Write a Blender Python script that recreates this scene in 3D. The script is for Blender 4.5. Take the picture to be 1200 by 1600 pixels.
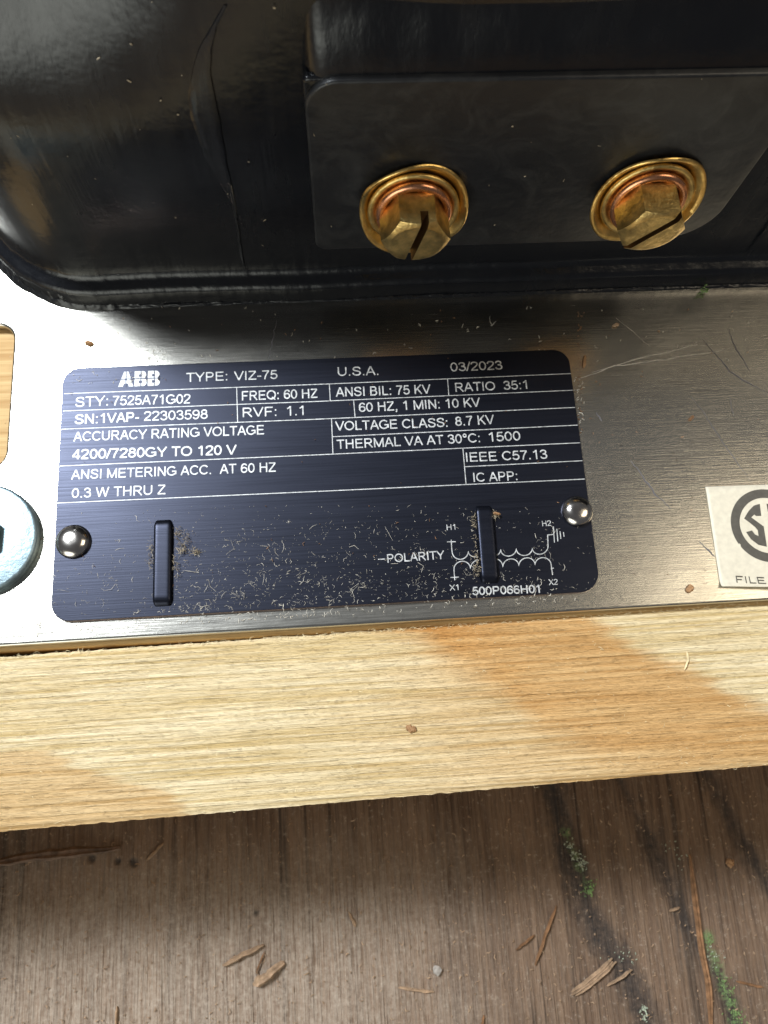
import bpy, bmesh, math, random
from mathutils import Vector, Matrix, noise
random.seed(7)
for o in list(bpy.data.objects): bpy.data.objects.remove(o)
SC = bpy.context.scene
COL = SC.collection
# ------------------------------------------------------------------ camera (real units, metres)
CAM = Vector((0.00263991, -0.04467207, 0.14045322))
R0 = Vector((0.99722373, -0.06220355, 0.04093341))      # image right
R1 = Vector((-0.04942536, -0.96408679, -0.26094787))    # image down
R2 = Vector((0.05569525, 0.25820025, -0.96448466))      # view direction
F = 1200.0
cd = bpy.data.cameras.new('camera'); cam = bpy.data.objects.new('camera', cd); COL.objects.link(cam)
M = Matrix((( R0.x, -R1.x, -R2.x, CAM.x), (R0.y, -R1.y, -R2.y, CAM.y), (R0.z, -R1.z, -R2.z, CAM.z), (0, 0, 0, 1)))
cam.matrix_world = M
cd.sensor_fit = 'VERTICAL'; cd.sensor_height = 36; cd.sensor_width = 27; cd.lens = 27
cd.clip_start = 0.005; cd.clip_end = 50
cd.dof.use_dof = True; cd.dof.focus_distance = 0.141; cd.dof.aperture_fstop = 34
SC.camera = cam
# ------------------------------------------------------------------ light
SC.view_settings.view_transform = 'Standard'; SC.view_settings.look = 'None'
SC.view_settings.exposure = 0.0; SC.view_settings.gamma = 1.0
W = bpy.data.worlds.new('World'); SC.world = W; W.use_nodes = True
bgn = W.node_tree.nodes['Background']
bgn.inputs[0].default_value = (0.93, 0.95, 1.0, 1); bgn.inputs[1].default_value = 0.10
# added bright spot in the world, left front, for a sheen on the casing
wt = W.node_tree; tcw = wt.nodes.new('ShaderNodeTexCoord'); dt = wt.nodes.new('ShaderNodeVectorMath'); dt.operation = 'DOT_PRODUCT'
wt.links.new(tcw.outputs['Generated'], dt.inputs[0]); dt.inputs[1].default_value = Vector((-0.46, -0.84, 0.28)).normalized()
wr = wt.nodes.new('ShaderNodeValToRGB'); wt.links.new(dt.outputs['Value'], wr.inputs[0])
wr.color_ramp.elements[0].position = .90; wr.color_ramp.elements[0].color = (.93, .95, 1, 1)
wr.color_ramp.elements[1].position = 1.0; wr.color_ramp.elements[1].color = (42, 43, 39, 1)
wt.links.new(wr.outputs[0], bgn.inputs[0])
def area(name, d, dist, size, power, col, target=(0, 0, 0), sy=None):
    l = bpy.data.lights.new(name, 'AREA'); l.energy = power; l.color = col
    l.shape = 'RECTANGLE'; l.size = size; l.size_y = sy or size
    o = bpy.data.objects.new(name, l); COL.objects.link(o)
    d = Vector(d).normalized(); o.location = Vector(target) + d * dist
    o.rotation_euler = d.to_track_quat('Z', 'Y').to_euler()
    return o
area('doorway_light', (-0.50, 0.47, 1.0), 1.3, 0.27, 28.5, (0.88, 0.945, 1.0), (-0.03, -0.02, 0))
area('warm_light', (0.72, -0.06, 1.0), 1.2, 0.50, 3.1, (1.0, 0.86, 0.64), (0.05, 0, 0))

# ------------------------------------------------------------------ helpers
ZN = 0.0008
def U(px, py, z=0.0):            # sight line of a photo point met with a level plane
    d = R0 * ((px - 600) / F) + R1 * ((py - 800) / F) + R2
    return CAM + d * ((z - CAM.z) / d.z)
def V(px, py, y):                # the same with an upright plane
    d = R0 * ((px - 600) / F) + R1 * ((py - 800) / F) + R2
    return CAM + d * ((y - CAM.y) / d.y)
def interp(t, pts):
    if t <= pts[0][0]: return pts[0][1]
    for (a, b), (c, d) in zip(pts, pts[1:]):
        if t <= c: return b + (d - b) * (t - a) / (c - a)
    return pts[-1][1]
def sm(a, b, x):
    t = max(0, min(1, (x - a) / (b - a))); return t * t * (3 - 2 * t)
class MB:
    def __init__(s): s.v = []; s.f = []; s.mi = []; s.m = 0
    def add(s, vs, fs):
        n = len(s.v); s.v += [tuple(v) for v in vs]
        for f in fs: s.f.append([i + n for i in f]); s.mi.append(s.m)
    def grid(s, P):
        nu, nv = len(P), len(P[0]); n = len(s.v)
        s.v += [tuple(p) for r in P for p in r]
        for i in range(nu - 1):
            for j in range(nv - 1):
                s.f.append([n + i * nv + j, n + (i + 1) * nv + j, n + (i + 1) * nv + j + 1, n + i * nv + j + 1]); s.mi.append(s.m)
    def ribbon(s, pts, w, up=Vector((0, 0, 1)), closed=False):    # flat stroke of width w
        pts = [Vector(p) for p in pts]; n = len(pts); L = []; Rr = []
        for i, p in enumerate(pts):
            a = pts[i - 1] if i else p; b = pts[i + 1] if i < n - 1 else p
            d1 = (p - a).normalized() if i else None; d2 = (b - p).normalized() if i < n - 1 else None
            d = ((d1 or d2) + (d2 or d1)).normalized()
            k = 1.0
            if d1 and d2: k = min(1.6, 1 / max(.5, d.dot(d2)))
            nn = up.cross(d).normalized() * (w / 2 * k); L.append(p + nn); Rr.append(p - nn)
        s.grid([L, Rr][::-1])
    def tube(s, pts, rads, n=6, cap=True):
        pts = [Vector(p) for p in pts]; rows = []
        for i, p in enumerate(pts):
            d = (pts[min(i + 1, len(pts) - 1)] - pts[max(i - 1, 0)]).normalized()
            u = d.cross(Vector((0.13, 0.21, 0.97))).normalized(); w = u.cross(d)
            rows.append([p + (u * math.cos(k * 2 * math.pi / n) + w * math.sin(k * 2 * math.pi / n)) * rads[i] for k in range(n)] )
        for r in rows: r.append(r[0])
        b = len(s.v); s.grid(rows)
        if cap:
            s.f.append([b + k for k in range(n)]); s.mi.append(s.m)
            e = b + (len(rows) - 1) * (n + 1); s.f.append([e + n - 1 - k for k in range(n)]); s.mi.append(s.m)
    def lathe(s, prof, n=64, c=(0, 0, 0), warp=None):
        c = Vector(c); rows = []
        for r, z in prof:
            row = []
            for k in range(n + 1):
                a = 2 * math.pi * (k % n) / n; p = Vector((r * math.cos(a), r * math.sin(a), z))
                if warp: p = warp(p, a, r, z)
                row.append(c + p)
            rows.append(row)
        s.grid(rows)
    def build(s, name, mats, parent=None, smooth=True, ang=40, loc=None):
        me = bpy.data.meshes.new(name); me.from_pydata(s.v, [], s.f)
        if not isinstance(mats, (list, tuple)): mats = [mats]
        for m in mats: me.materials.append(m)
        for p, i in zip(me.polygons, s.mi): p.material_index = i
        bm = bmesh.new(); bm.from_mesh(me); bmesh.ops.remove_doubles(bm, verts=bm.verts, dist=1e-7)
        bmesh.ops.recalc_face_normals(bm, faces=bm.faces); bm.to_mesh(me); bm.free()
        return link(name, me, parent, smooth, ang)
def link(name, me, parent=None, smooth=True, ang=40):
    if smooth:
        me.polygons.foreach_set('use_smooth', [True] * len(me.polygons))
        me.set_sharp_from_angle(angle=math.radians(ang))
    o = bpy.data.objects.new(name, me); COL.objects.link(o)
    if parent is not None: o.parent = parent
    return o
def empty(name, loc=(0, 0, 0), parent=None):
    o = bpy.data.objects.new(name, None); COL.objects.link(o); o.location = loc; o.empty_display_size = .01
    if parent is not None: o.parent = parent
    return o
def tag(o, label=None, cat=None, group=None, kind=None):
    if label: o['label'] = label
    if cat: o['category'] = cat
    if group: o['group'] = group
    if kind: o['kind'] = kind
    return o
def rrect(x0, y0, x1, y1, r, n=8):
    if not isinstance(r, (list, tuple)): r = [r] * 4      # bl, br, tr, tl
    out = []
    for (cx, cy, a0, rr) in ((x0 + r[0], y0 + r[0], 180, r[0]), (x1 - r[1], y0 + r[1], 270, r[1]), (x1 - r[2], y1 - r[2], 0, r[2]), (x0 + r[3], y1 - r[3], 90, r[3])):
        for k in range(n + 1):
            a = math.radians(a0 + 90 * k / n); out.append((cx + rr * math.cos(a), cy + rr * math.sin(a)))
    return out
def slab(name, loops, z0, z1, bev, mats, parent=None, res=3):     # outline(s) in plan -> a plate with rounded edges
    cu = bpy.data.curves.new(name, 'CURVE'); cu.dimensions = '2D'; cu.fill_mode = 'BOTH'
    cu.extrude = (z1 - z0) / 2 - bev; cu.bevel_depth = bev; cu.bevel_resolution = res; cu.offset = -bev
    for lp in loops:
        sp = cu.splines.new('POLY'); sp.points.add(len(lp) - 1); sp.use_cyclic_u = True
        for p, q in zip(sp.points, lp): p.co = (q[0], q[1], 0, 1)
    o = bpy.data.objects.new(name, cu); COL.objects.link(o)
    me = bpy.data.meshes.new_from_object(o.evaluated_get(bpy.context.evaluated_depsgraph_get()))
    bpy.data.objects.remove(o)
    for v in me.vertices: v.co.z += (z0 + z1) / 2
    me.materials.clear()
    for m in (mats if isinstance(mats, (list, tuple)) else [mats]): me.materials.append(m)
    me.name = name
    for p in me.polygons: p.material_index = 0
    return link(name, me, parent, True, 35)

# ------------------------------------------------------------------ materials
class NT:
    def __init__(s, name):
        s.m = bpy.data.materials.new(name); s.m.use_nodes = True; s.t = s.m.node_tree
        s.b = s.t.nodes['Principled BSDF']; s.tc = s.n('ShaderNodeTexCoord')
    def n(s, typ, **kw):
        nd = s.t.nodes.new(typ)
        for k, v in kw.items(): setattr(nd, k, v)
        return nd
    def l(s, a, b): s.t.links.new(a, b)
    def inp(s, sock, v):
        if hasattr(v, 'is_linked'): s.l(v, sock)
        else: sock.default_value = v
    def set(s, **kw):
        for k, v in kw.items():
            k = k.replace('_', ' ')
            if isinstance(v, tuple) and len(v) == 3: v = (*v, 1)
            s.inp(s.b.inputs[k], v)
    def coord(s, scale=(1, 1, 1), rot=(0, 0, 0), src='Object', loc=(0, 0, 0)):
        mp = s.n('ShaderNodeMapping'); s.l(s.tc.outputs[src], mp.inputs[0])
        mp.inputs['Scale'].default_value = scale; mp.inputs['Rotation'].default_value = rot; mp.inputs['Location'].default_value = loc
        return mp.outputs[0]
    def noise(s, vec, scale, detail=4, rough=.55, dist=0):
        nd = s.n('ShaderNodeTexNoise'); s.l(vec, nd.inputs['Vector']); nd.inputs['Scale'].default_value = scale
        nd.inputs['Detail'].default_value = detail; nd.inputs['Roughness'].default_value = rough; nd.inputs['Distortion'].default_value = dist
        return nd.outputs['Fac']
    def ramp(s, fac, pts):
        r = s.n('ShaderNodeValToRGB'); s.l(fac, r.inputs[0]); e = r.color_ramp.elements
        while len(e) < len(pts): e.new(.5)
        for q, (p, c) in zip(e, pts):
            q.position = p; q.color = (*c, 1) if isinstance(c, tuple) else (c, c, c, 1)
        return r.outputs[0]
    def mix(s, fac, a, b, mode='MIX'):
        nd = s.n('ShaderNodeMix', data_type='RGBA', blend_type=mode)
        s.inp(nd.inputs[0], fac)
        for q, v in ((nd.inputs[6], a), (nd.inputs[7], b)):
            if isinstance(v, tuple) and len(v) == 3: v = (*v, 1)
            s.inp(q, v)
        return nd.outputs[2]
    def math(s, op, a, b=0.0):
        nd = s.n('ShaderNodeMath', operation=op); s.inp(nd.inputs[0], a); s.inp(nd.inputs[1], b); return nd.outputs[0]
    def attr(s, name):
        nd = s.n('ShaderNodeAttribute', attribute_name=name); sp = s.n('ShaderNodeSeparateColor'); s.l(nd.outputs['Color'], sp.inputs[0])
        return sp.outputs
    def bump(s, h, dist, strength=1.0, prev=None):
        nd = s.n('ShaderNodeBump'); s.l(h, nd.inputs['Height']); nd.inputs['Distance'].default_value = dist; nd.inputs['Strength'].default_value = strength
        if prev is not None: s.l(prev, nd.inputs['Normal'])
        return nd.outputs[0]

def mat_steel():
    s = NT('brushed_steel')
    g = s.noise(s.coord((110, 3400, 400)), 1, 4, .65); g2 = s.noise(s.coord((14, 700, 200)), 1, 3, .6)
    big = s.noise(s.coord((70, 90, 60)), 1, 4, .6); spots = s.noise(s.coord((520, 900, 500)), 1, 3, .6)
    sp = s.ramp(spots, [(.64, 0.0), (.74, 1.0)])
    col = s.mix(s.ramp(big, [(.35, 0.0), (.7, 1.0)]), (.61, .59, .535), (.53, .505, .45))
    col = s.mix(s.math('MULTIPLY', s.ramp(g2, [(.45, 0.0), (.75, 1.0)]), .4), col, (.44, .42, .39))
    col = s.mix(s.math('MULTIPLY', sp, .55), col, (.16, .13, .10))
    s.set(Base_Color=col, Metallic=1.0)
    s.set(Roughness=s.math('ADD', s.math('MULTIPLY', g, .16), s.math('MULTIPLY_ADD', big, .12)))
    for nd in s.t.nodes:
        if nd.type == 'MATH' and nd.operation == 'MULTIPLY_ADD': nd.inputs[2].default_value = .09
    s.set(Normal=s.bump(g, .00004, .45, s.bump(g2, .00002, .2, s.bump(spots, .00003, .35))))
    return s.m
def mat_simple(name, col, rough, metal=0.0, bscale=None, bdist=0, var=.15, vscale=400, spec=.5, stretch=(1, 1, 1)):
    s = NT(name); v = s.noise(s.coord(stretch), vscale, 4)
    s.set(Base_Color=s.mix(s.ramp(v, [(.3, 0.0), (.7, 1.0)]), tuple(c * (1 - var) for c in col), tuple(min(1, c * (1 + var)) for c in col)), Metallic=metal)
    s.set(Roughness=s.math('ADD', s.math('MULTIPLY', v, .12), rough - .06)); s.b.inputs['Specular IOR Level'].default_value = spec
    if bscale: s.set(Normal=s.bump(s.noise(s.coord(stretch), bscale, 4), bdist))
    return s.m
def mat_plate():
    s = NT('dark_blue_anodised_metal')
    g = s.noise(s.coord((50, 3000, 300)), 1, 3, .6); big = s.noise(s.coord((60, 80, 60)), 1, 4)
    s.set(Base_Color=s.mix(big, (.0165, .0182, .028), (.0235, .026, .039)), Metallic=.85)
    s.set(Roughness=s.math('ADD', s.math('MULTIPLY', g, .2), .25), Normal=s.bump(g, .00004, .35))
    return s.m
def mat_epoxy(name, r0, dust, streak=True, lift=0.0):
    s = NT(name)
    big = s.noise(s.coord((45, 45, 45)), 1, 5, .6); st = s.noise(s.coord((260, 260, 9)), 1, 4, .6); fine = s.noise(s.coord(), 1500, 3)
    sc = s.noise(s.coord((120, 120, 160), dict and (0, .5, .3)), 1, 6, .7, 1.5)
    col = s.mix(s.math('MULTIPLY', s.ramp(sc, [(.45, 0.0), (.8, 1.0)]), dust), (.004 + lift, .0045 + lift, .0065 + lift), (.05 + lift, .05 + lift, .048 + lift))
    s.set(Base_Color=col)
    r = s.math('ADD', s.math('MULTIPLY', big, .22), r0 - .11)
    if streak: r = s.math('ADD', r, s.math('MULTIPLY', s.ramp(st, [(.4, 0.0), (.7, 1.0)]), .07))
    s.set(Roughness=r)
    nb = s.bump(fine, .00002, .35, s.bump(big, .0012, .35))
    if streak: nb = s.bump(st, .0004, .4, nb)
    s.set(Normal=nb)
    return s.m
def mat_board():
    s = NT('rough_sawn_pine'); a = s.attr('stain')
    rid = s.noise(s.coord((26, 1500, 300)), 1, 5, .65, .2); fine = s.noise(s.coord((220, 3600, 700)), 1, 4, .65)
    patch = s.noise(s.coord((35, 120, 60)), 1, 4); fl = s.noise(s.coord((500, 900, 500)), 1, 2)
    pale = s.mix(s.ramp(rid, [(.36, 0.0), (.62, 1.0)]), (.63, .45, .20), (.90, .745, .48))
    pale = s.mix(s.math('MULTIPLY', s.ramp(patch, [(.35, 0.0), (.75, 1.0)]), .22), pale, (.66, .48, .24))
    org = s.mix(s.ramp(rid, [(.36, 0.0), (.62, 1.0)]), (.42, .15, .02), (.68, .32, .075))
    lor = s.mix(s.ramp(rid, [(.36, 0.0), (.62, 1.0)]), (.53, .30, .11), (.72, .48, .23))
    col = s.mix(a[0], pale, org); col = s.mix(a[1], col, lor)
    col = s.mix(s.math('MULTIPLY', s.ramp(fine, [(.28, 1.0), (.45, 0.0)]), .45), col, (.30, .16, .06))
    col = s.mix(s.ramp(fl, [(.78, 0.0), (.84, 1.0)]), col, (.16, .08, .03))
    s.set(Base_Color=col, Roughness=.75, Normal=s.bump(fine, .0003, .75, s.bump(rid, .0015, .75)))
    s.b.inputs['Specular IOR Level'].default_value = .25
    return s.m
def mat_slab():
    s = NT('pine_timber')
    g = s.noise(s.coord((30, 700, 300)), 1, 4, .6, .4)
    s.set(Base_Color=s.mix(s.ramp(g, [(.35, 0.0), (.65, 1.0)]), (.44, .25, .085), (.64, .44, .20)), Roughness=.7, Normal=s.bump(g, .0004, .6))
    return s.m
def mat_deck():
    s = NT('weathered_plywood'); a = s.attr('stain'); rz = math.radians(-19)
    def gr(x, y, d, dist=.0): return s.noise(s.coord((x, y, 200), (0, 0, rz)), 1, d, .6, dist)
    # after the turn, local y runs with the grain
    rid = gr(800, 22, 5, .5); fine = gr(1900, 80, 5); wide = gr(110, 5, 4, .6); crack = gr(330, 7, 4, .8); pore = gr(1500, 110, 3); dust = s.noise(s.coord(), 900, 6, .75)
    col = s.mix(s.ramp(wide, [(.3, 0.0), (.7, 1.0)]), (.092, .051, .030), (.235, .145, .09))
    col = s.mix(s.math('MULTIPLY', s.ramp(rid, [(.38, 0.0), (.6, 1.0)]), .6), col, (.25, .16, .10))
    col = s.mix(s.math('MULTIPLY', s.ramp(fine, [(.48, 0.0), (.66, 1.0)]), .6), col, (.06, .033, .02))
    col = s.mix(s.math('MULTIPLY', s.ramp(crack, [(.57, 0.0), (.66, 1.0)]), .8), col, (.03, .018, .012))
    col = s.mix(s.math('MULTIPLY', s.ramp(pore, [(.24, 1.0), (.33, 0.0)]), .7), col, (.035, .02, .014))
    col = s.mix(s.math('MULTIPLY', a[2], s.ramp(s.math('MULTIPLY', s.math('ADD', dust, fine), .5), [(.36, .1), (.56, 1.0)])), col, (.46, .37, .29))
    col = s.mix(s.math('MULTIPLY', s.ramp(dust, [(.58, 0.0), (.68, 1.0)]), .5), col, (.50, .42, .33))
    col = s.mix(s.math('MULTIPLY', a[0], s.ramp(dust, [(.3, 1.0), (.75, .35)])), col, (.028, .027, .028))
    col = s.mix(s.math('MULTIPLY', a[1], s.ramp(dust, [(.45, 0.0), (.55, 1.0)])), col, (.17, .27, .10))
    s.set(Base_Color=col, Roughness=.82, Normal=s.bump(dust, .0004, .6, s.bump(fine, .0006, .7, s.bump(rid, .002, .7, s.bump(crack, .0016, .6)))))
    s.b.inputs['Specular IOR Level'].default_value = .3
    return s.m
STEEL = mat_steel(); PLATE = mat_plate()
EPOXY = mat_epoxy('glossy_black_epoxy', .22, .05); PADM = mat_epoxy('matte_black_epoxy', .38, .5, False, .004)
SEAL = mat_epoxy('rough_black_sealant', .26, .2)
BOARD = mat_board(); SLAB = mat_slab(); DECK = mat_deck()
RIVET = mat_simple('polished_rivet_steel', (.62, .58, .54), .17, 1.0, 700, .00002)
BRASS = mat_simple('yellow_brass', (.72, .48, .165), .29, 1.0, 900, .0001, .4, 300)
BRASSD = mat_simple('worn_brass', (.64, .455, .175), .36, 1.0, 1200, .00012, .42, 420)
COPPER = mat_simple('copper', (.66, .31, .17), .27, 1.0, 900, .00004, .2, 300)
SLOT = mat_simple('dark_brass', (.20, .11, .045), .5, 1.0)  # darker brown brass inside the screw slots
ZINC = mat_simple('zinc_plated_steel', (.31, .40, .44), .5, 1.0, 1300, .0001, .18, 700)
INK = mat_simple('engraved_silver', (.49, .49, .485), .5, .35, None, 0, .4, 1800)
EDGE = mat_simple('bare_metal_edge', (.60, .45, .40), .4, 1.0)
PAPER = mat_simple('cream_label_stock', (.66, .59, .46), .6, 0, 1500, .00003, .08, 900)
PRINT = mat_simple('grey_print', (.085, .075, .06), .6, 0, None, 0, .15, 1200)
DUST = mat_simple('sawdust', (.68, .62, .52), .9, 0, None, 0, .4, 900)
CLUMP = mat_simple('grey_sawdust', (.40, .33, .23), .9, 0, None, 0, .4, 900)
FUZZ = mat_simple('pine_fibre', (.80, .65, .40), .85, 0, None, 0, .3, 300)
CHIP = mat_simple('brown_bark', (.24, .125, .06), .85, 0, 1500, .0003, .45, 600, .3, (1, 1, 1))
OLDBARK = mat_simple('old_bark', (.15, .095, .065), .9, 0, 1500, .0004, .45, 500, .3)
CHIPL = mat_simple('pale_splinter_wood', (.38, .255, .16), .85, 0, 1500, .0003, .35, 600, .3)
CHIPO = mat_simple('orange_wood_chip', (.38, .21, .10), .8, 0, 900, .0002, .3, 600, .3)
SCRATCH = mat_simple('scratch_mark', (.20, .19, .20), .55, .8)
SCRATCHL = mat_simple('light_scratch_mark', (.72, .69, .64), .5, .9)
MOSS = mat_simple('green_moss', (.19, .29, .10), .9, 0, 1500, .0003, .5, 900)
LICHEN = mat_simple('pale_lichen', (.40, .44, .33), .9, 0, 1500, .0003, .3, 900)
STONE = mat_simple('grey_pebble', (.36, .32, .28), .8, 0, 900, .0003, .3, 900)

# ------------------------------------------------------------------ setting: the weathered deck
def colour_attr(me, cols):
    ca = me.color_attributes.new('stain', 'FLOAT_COLOR', 'POINT')
    ca.data.foreach_set('color', [c for q in cols for c in (*q, 1.0)])
ZF = -0.075
def seg_d(p, pts):
    best = (9, 0)
    for a, b in zip(pts, pts[1:]):
        ab = b - a; t = max(0, min(1, (p - a).dot(ab) / ab.length_squared)); best = min(best, ((p - a - ab * t).length, 0))
    return best[0]
def F2(px, py): return U(px, py, ZF).to_2d()
dark1 = [F2(*q) for q in ((855, 1215), (885, 1300), (915, 1420), (960, 1490), (1000, 1560), (1035, 1680))]
dark2 = [F2(*q) for q in ((960, 1205), (1010, 1300), (1060, 1420), (1120, 1520), (1165, 1640))]
dark3 = [F2(*q) for q in ((1100, 1205), (1135, 1270), (1190, 1370), (1260, 1480))]
moss1 = [F2(*q) for q in ((1105, 1460), (1130, 1540), (1150, 1600), (1165, 1650))]
moss2 = [F2(*q) for q in ((885, 1300), (920, 1390)) ]
def ax(lo, a, b, hi, n):
    L = [lo + (a - lo) * k / 8 for k in range(8)] + [a + (b - a) * k / n for k in range(n + 1)] + [b + (hi - b) * (k + 1) / 8 for k in range(8)]
    return L
X = ax(-.9, -.12, .15, .95, 620); Y = ax(-.9, -.15, -.04, .9, 250)
holes = [(F2(*q), r) for q, r in (((143, 1342), .0010), ((184, 1346), .0009), ((209, 1348), .0012), ((400, 1427), .0007))]
b = MB(); rows = []; cols = []
ca, sa = math.cos(math.radians(19)), math.sin(math.radians(19))
for x in X:
    r = []
    for y in Y:
        p = Vector((x, y)); g = x * ca + y * sa; h = -x * sa + y * ca
        n1 = noise.noise(Vector((x * 90, y * 90, 0))); n2 = noise.noise(Vector((g * 500, h * 60, 3))); n3 = noise.noise(Vector((x * 450, y * 450, 7)))
        d = min(seg_d(p, dark1) - .0028, seg_d(p, dark2) - .0010, seg_d(p, dark3) - .0012)
        dk = 1 - sm(-.0022, .0030, d + .0016 * n1 + .0014 * n2 + .0012 * n3)
        ms = 1 - sm(0, .0022, min(seg_d(p, moss1), seg_d(p, moss2) + .0006) + .0012 * n3)
        lb = sm(-.062, -.095, y + .006 * n1) * (1 - sm(-.015, .055, x + .01 * n1) * .85) * .8  # lit part of the deck painted in: dust paler clear of the board's shadow
        for hc, hr in holes:
            if (p - hc).length < hr * 1.6: dk = max(dk, 1 - sm(hr * .6, hr * 1.3, (p - hc).length))
        cols.append((dk * 1.0, ms * .8, lb))
        z = ZF + .00018 * noise.noise(Vector((g * 420, h * 14, 0))) + .0004 * noise.noise(Vector((g * 60, h * 6, 2))) - dk * .0004
        r.append((x, y, z))
    rows.append(r)
b.grid(rows); deck = b.build('deck', DECK, None, True, 180)
# remove_doubles keeps the order of an unmerged grid
colour_attr(deck.data, cols)
tag(deck, 'weathered brown plywood deck with open grain and dark mossy stains', None, None, 'structure')

# ------------------------------------------------------------------ timbers
b = MB()
def board_mesh(x0, x1, yb, yf, ztop, zbot, nx, ny, amp):
    top = []
    for i in range(nx + 1):
        x = x0 + (x1 - x0) * i / nx; row = []
        B = yb(x) + .00022 * noise.noise(Vector((x * 700, 0, 0))) + .00025 * noise.noise(Vector((x * 150, 5, 0)))
        Fr = yf(x) + .00016 * noise.noise(Vector((x * 600, 9, 0)))
        for j in range(ny + 1):
            t = j / ny; y = B + (Fr - B) * t
            n = noise.noise(Vector((x * 24 + 3, y * 1150, 0))) + .6 * noise.noise(Vector((x * 60, y * 2100, 4))) + .4 * noise.noise(Vector((x * 400, y * 900, 8)))
            e = min(t, 1 - t) * 30; dz = -.0006 * (1 - sm(0, 1, e))
            row.append(Vector((x, y, ztop + amp * n + dz)))
        top.append(row)
    return top
LB = [U(*q, -.002) for q in ((0, 1026), (600, 976), (1200, 941))]; LF = [U(*q, -.002) for q in ((0, 1300), (600, 1246), (1200, 1196))]
def lin(L):
    a, c = L[0], L[2]; k = (c.y - a.y) / (c.x - a.x); return lambda x: a.y + k * (x - a.x)
yb, yf = lin(LB), lin(LF)
top = board_mesh(-.16, .19, yb, yf, -.0020, -.022, 700, 110, .00011)
b.grid(top)
nx = len(top)
bot = [[Vector((r[0].x, r[0].y, -.022)), Vector((r[-1].x, r[-1].y, -.022))] for r in top]
b.grid([[r[-1] for r in top], [q[1] for q in bot]]); b.grid([[q[0] for q in bot], [r[0] for r in top]]); b.grid([[q[1] for q in bot], [q[0] for q in bot]])
b.add([*top[0], bot[0][1], bot[0][0]], [list(range(len(top[0]) + 2))]); b.add([*top[-1], bot[-1][1], bot[-1][0]], [list(range(len(top[0]) + 2))])
board = b.build('wooden_board', BOARD, None, True, 60)
up = [(q.x, q.y) for q in (U(*p, -.002) for p in ((880, 925), (935, 965), (1000, 1010), (1090, 1050), (1140, 1085), (1200, 1105), (1400, 1150)))]
lo = [(q.x, q.y) for q in (U(*p, -.002) for p in ((560, 960), (655, 1000), (720, 1040), (790, 1085), (850, 1140), (940, 1185), (1060, 1195), (1200, 1185), (1400, 1190)))]
lf = [(q.x, q.y) for q in (U(*p, -.002) for p in ((-150, 1165), (0, 1172), (100, 1182), (200, 1215), (285, 1255), (318, 1290), (340, 1340)))]
cols = []
for v in board.data.vertices:
    x, y = v.co.x, v.co.y
    nn = noise.noise(Vector((x * 45, y * 900, 1))) * .0026 + noise.noise(Vector((x * 80, y * 80, 6))) * .0016
    a = 0
    if x > lo[0][0]:
        du = interp(x, up) - y + nn; dl = y - interp(x, lo) + nn
        if x < up[0][0]: du = .01
        a = sm(-.0015, .0050, du) * sm(-.0045, .0050, dl)
    c = sm(-.0004, .0012, interp(x, lf) - y + nn * .8) * (1 - sm(lf[-2][0], lf[-1][0], x))
    cols.append((min(1, a * (1.2 + .5 * noise.noise(Vector((x * 60, y * 350, 3))))), max(c * .75, .75 * sm(-.01, .045, x + nn * 4) * (sm(-.002, .004, interp(x, up) - y + nn) if x > up[0][0] else 1)), 0))
colour_attr(board.data, cols)
tag(board, 'rough sawn pale pine board with orange resin stains, in front of the steel plate', 'board')

b = MB()
def box(b, x0, y0, z0, x1, y1, z1):
    v = [(x, y, z) for x in (x0, x1) for y in (y0, y1) for z in (z0, z1)]
    b.add(v, [(0, 1, 3, 2), (4, 6, 7, 5), (0, 4, 5, 1), (2, 3, 7, 6), (0, 2, 6, 4), (1, 5, 7, 3)])
box(b, -.22, -.0290, ZF, .26, .17, -.0023)
timber = b.build('timber_support', SLAB, None, False)
bv = timber.modifiers.new('bevel', 'BEVEL'); bv.width = .0008; bv.segments = 2
tag(timber, 'orange brown timber under the steel plate, seen through its slot and front gap', 'timber')

# ------------------------------------------------------------------ the transformer
tr = tag(empty('transformer', (0.0367, 0.06, 0)), 'black resin transformer on a brushed steel base with dark blue nameplate and two brass screws', 'transformer')
INV = Matrix.Translation(-Vector((0.0367, 0.06, 0)))
def ch(o, parent):                # parts keep their place in the world under the moved Empty
    o.parent = parent; o.matrix_parent_inverse = Matrix.Translation(-parent.matrix_world.translation) if parent.type == 'EMPTY' else Matrix.Identity(4)
    return o
bpy.context.view_layer.update()
# base plate with a slot
base = ch(slab('base_plate', [[(-.098, -.0284), (.175, -.0276), (.175, .13), (-.098, .13)], rrect(-.079, .0055, -.0603, .0352, .0032)[::-1]], -.0021, 0, .0006, STEEL), tr)
# casing: plan contour swept up a drafted profile
CX, CY, RC, YW = -.043, .064, .022, .042
def contour(n_front=300, n_arc=60):
    pts = [(.14 - (.14 - CX) * k / n_front, YW, 0.0, -1.0) for k in range(n_front)]
    for k in range(n_arc + 1):
        a = math.radians(270 - 90 * k / n_arc); pts.append((CX + RC * math.cos(a), CY + RC * math.sin(a), math.cos(a), math.sin(a)))
    pts += [(CX - RC, CY + .1 * (k + 1) / 30, -1, 0) for k in range(30)]
    return pts
prof = [(0, .0036), (.0012, .0036), (.0024, .0035), (.0036, .0034), (.0044, .0031), (.0049, .0024), (.0053, .0014), (.0058, .0007), (.0068, .0003), (.0085, .0001), (.013, 0)]
def back(z, x=.03):               # how far the wall leans back: a slight draft, and a rounded upper corner at the left
    o = .018 * max(0, z - .013); k = sm(.002, -.040, x)
    if z > .036: o += k * (.045 - math.sqrt(max(0, .045 ** 2 - (z - .036) ** 2)))
    if z > .066: o += (1 - k) * (.0105 - math.sqrt(max(0, .0105 ** 2 - (z - .066) ** 2)))
    return o
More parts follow.
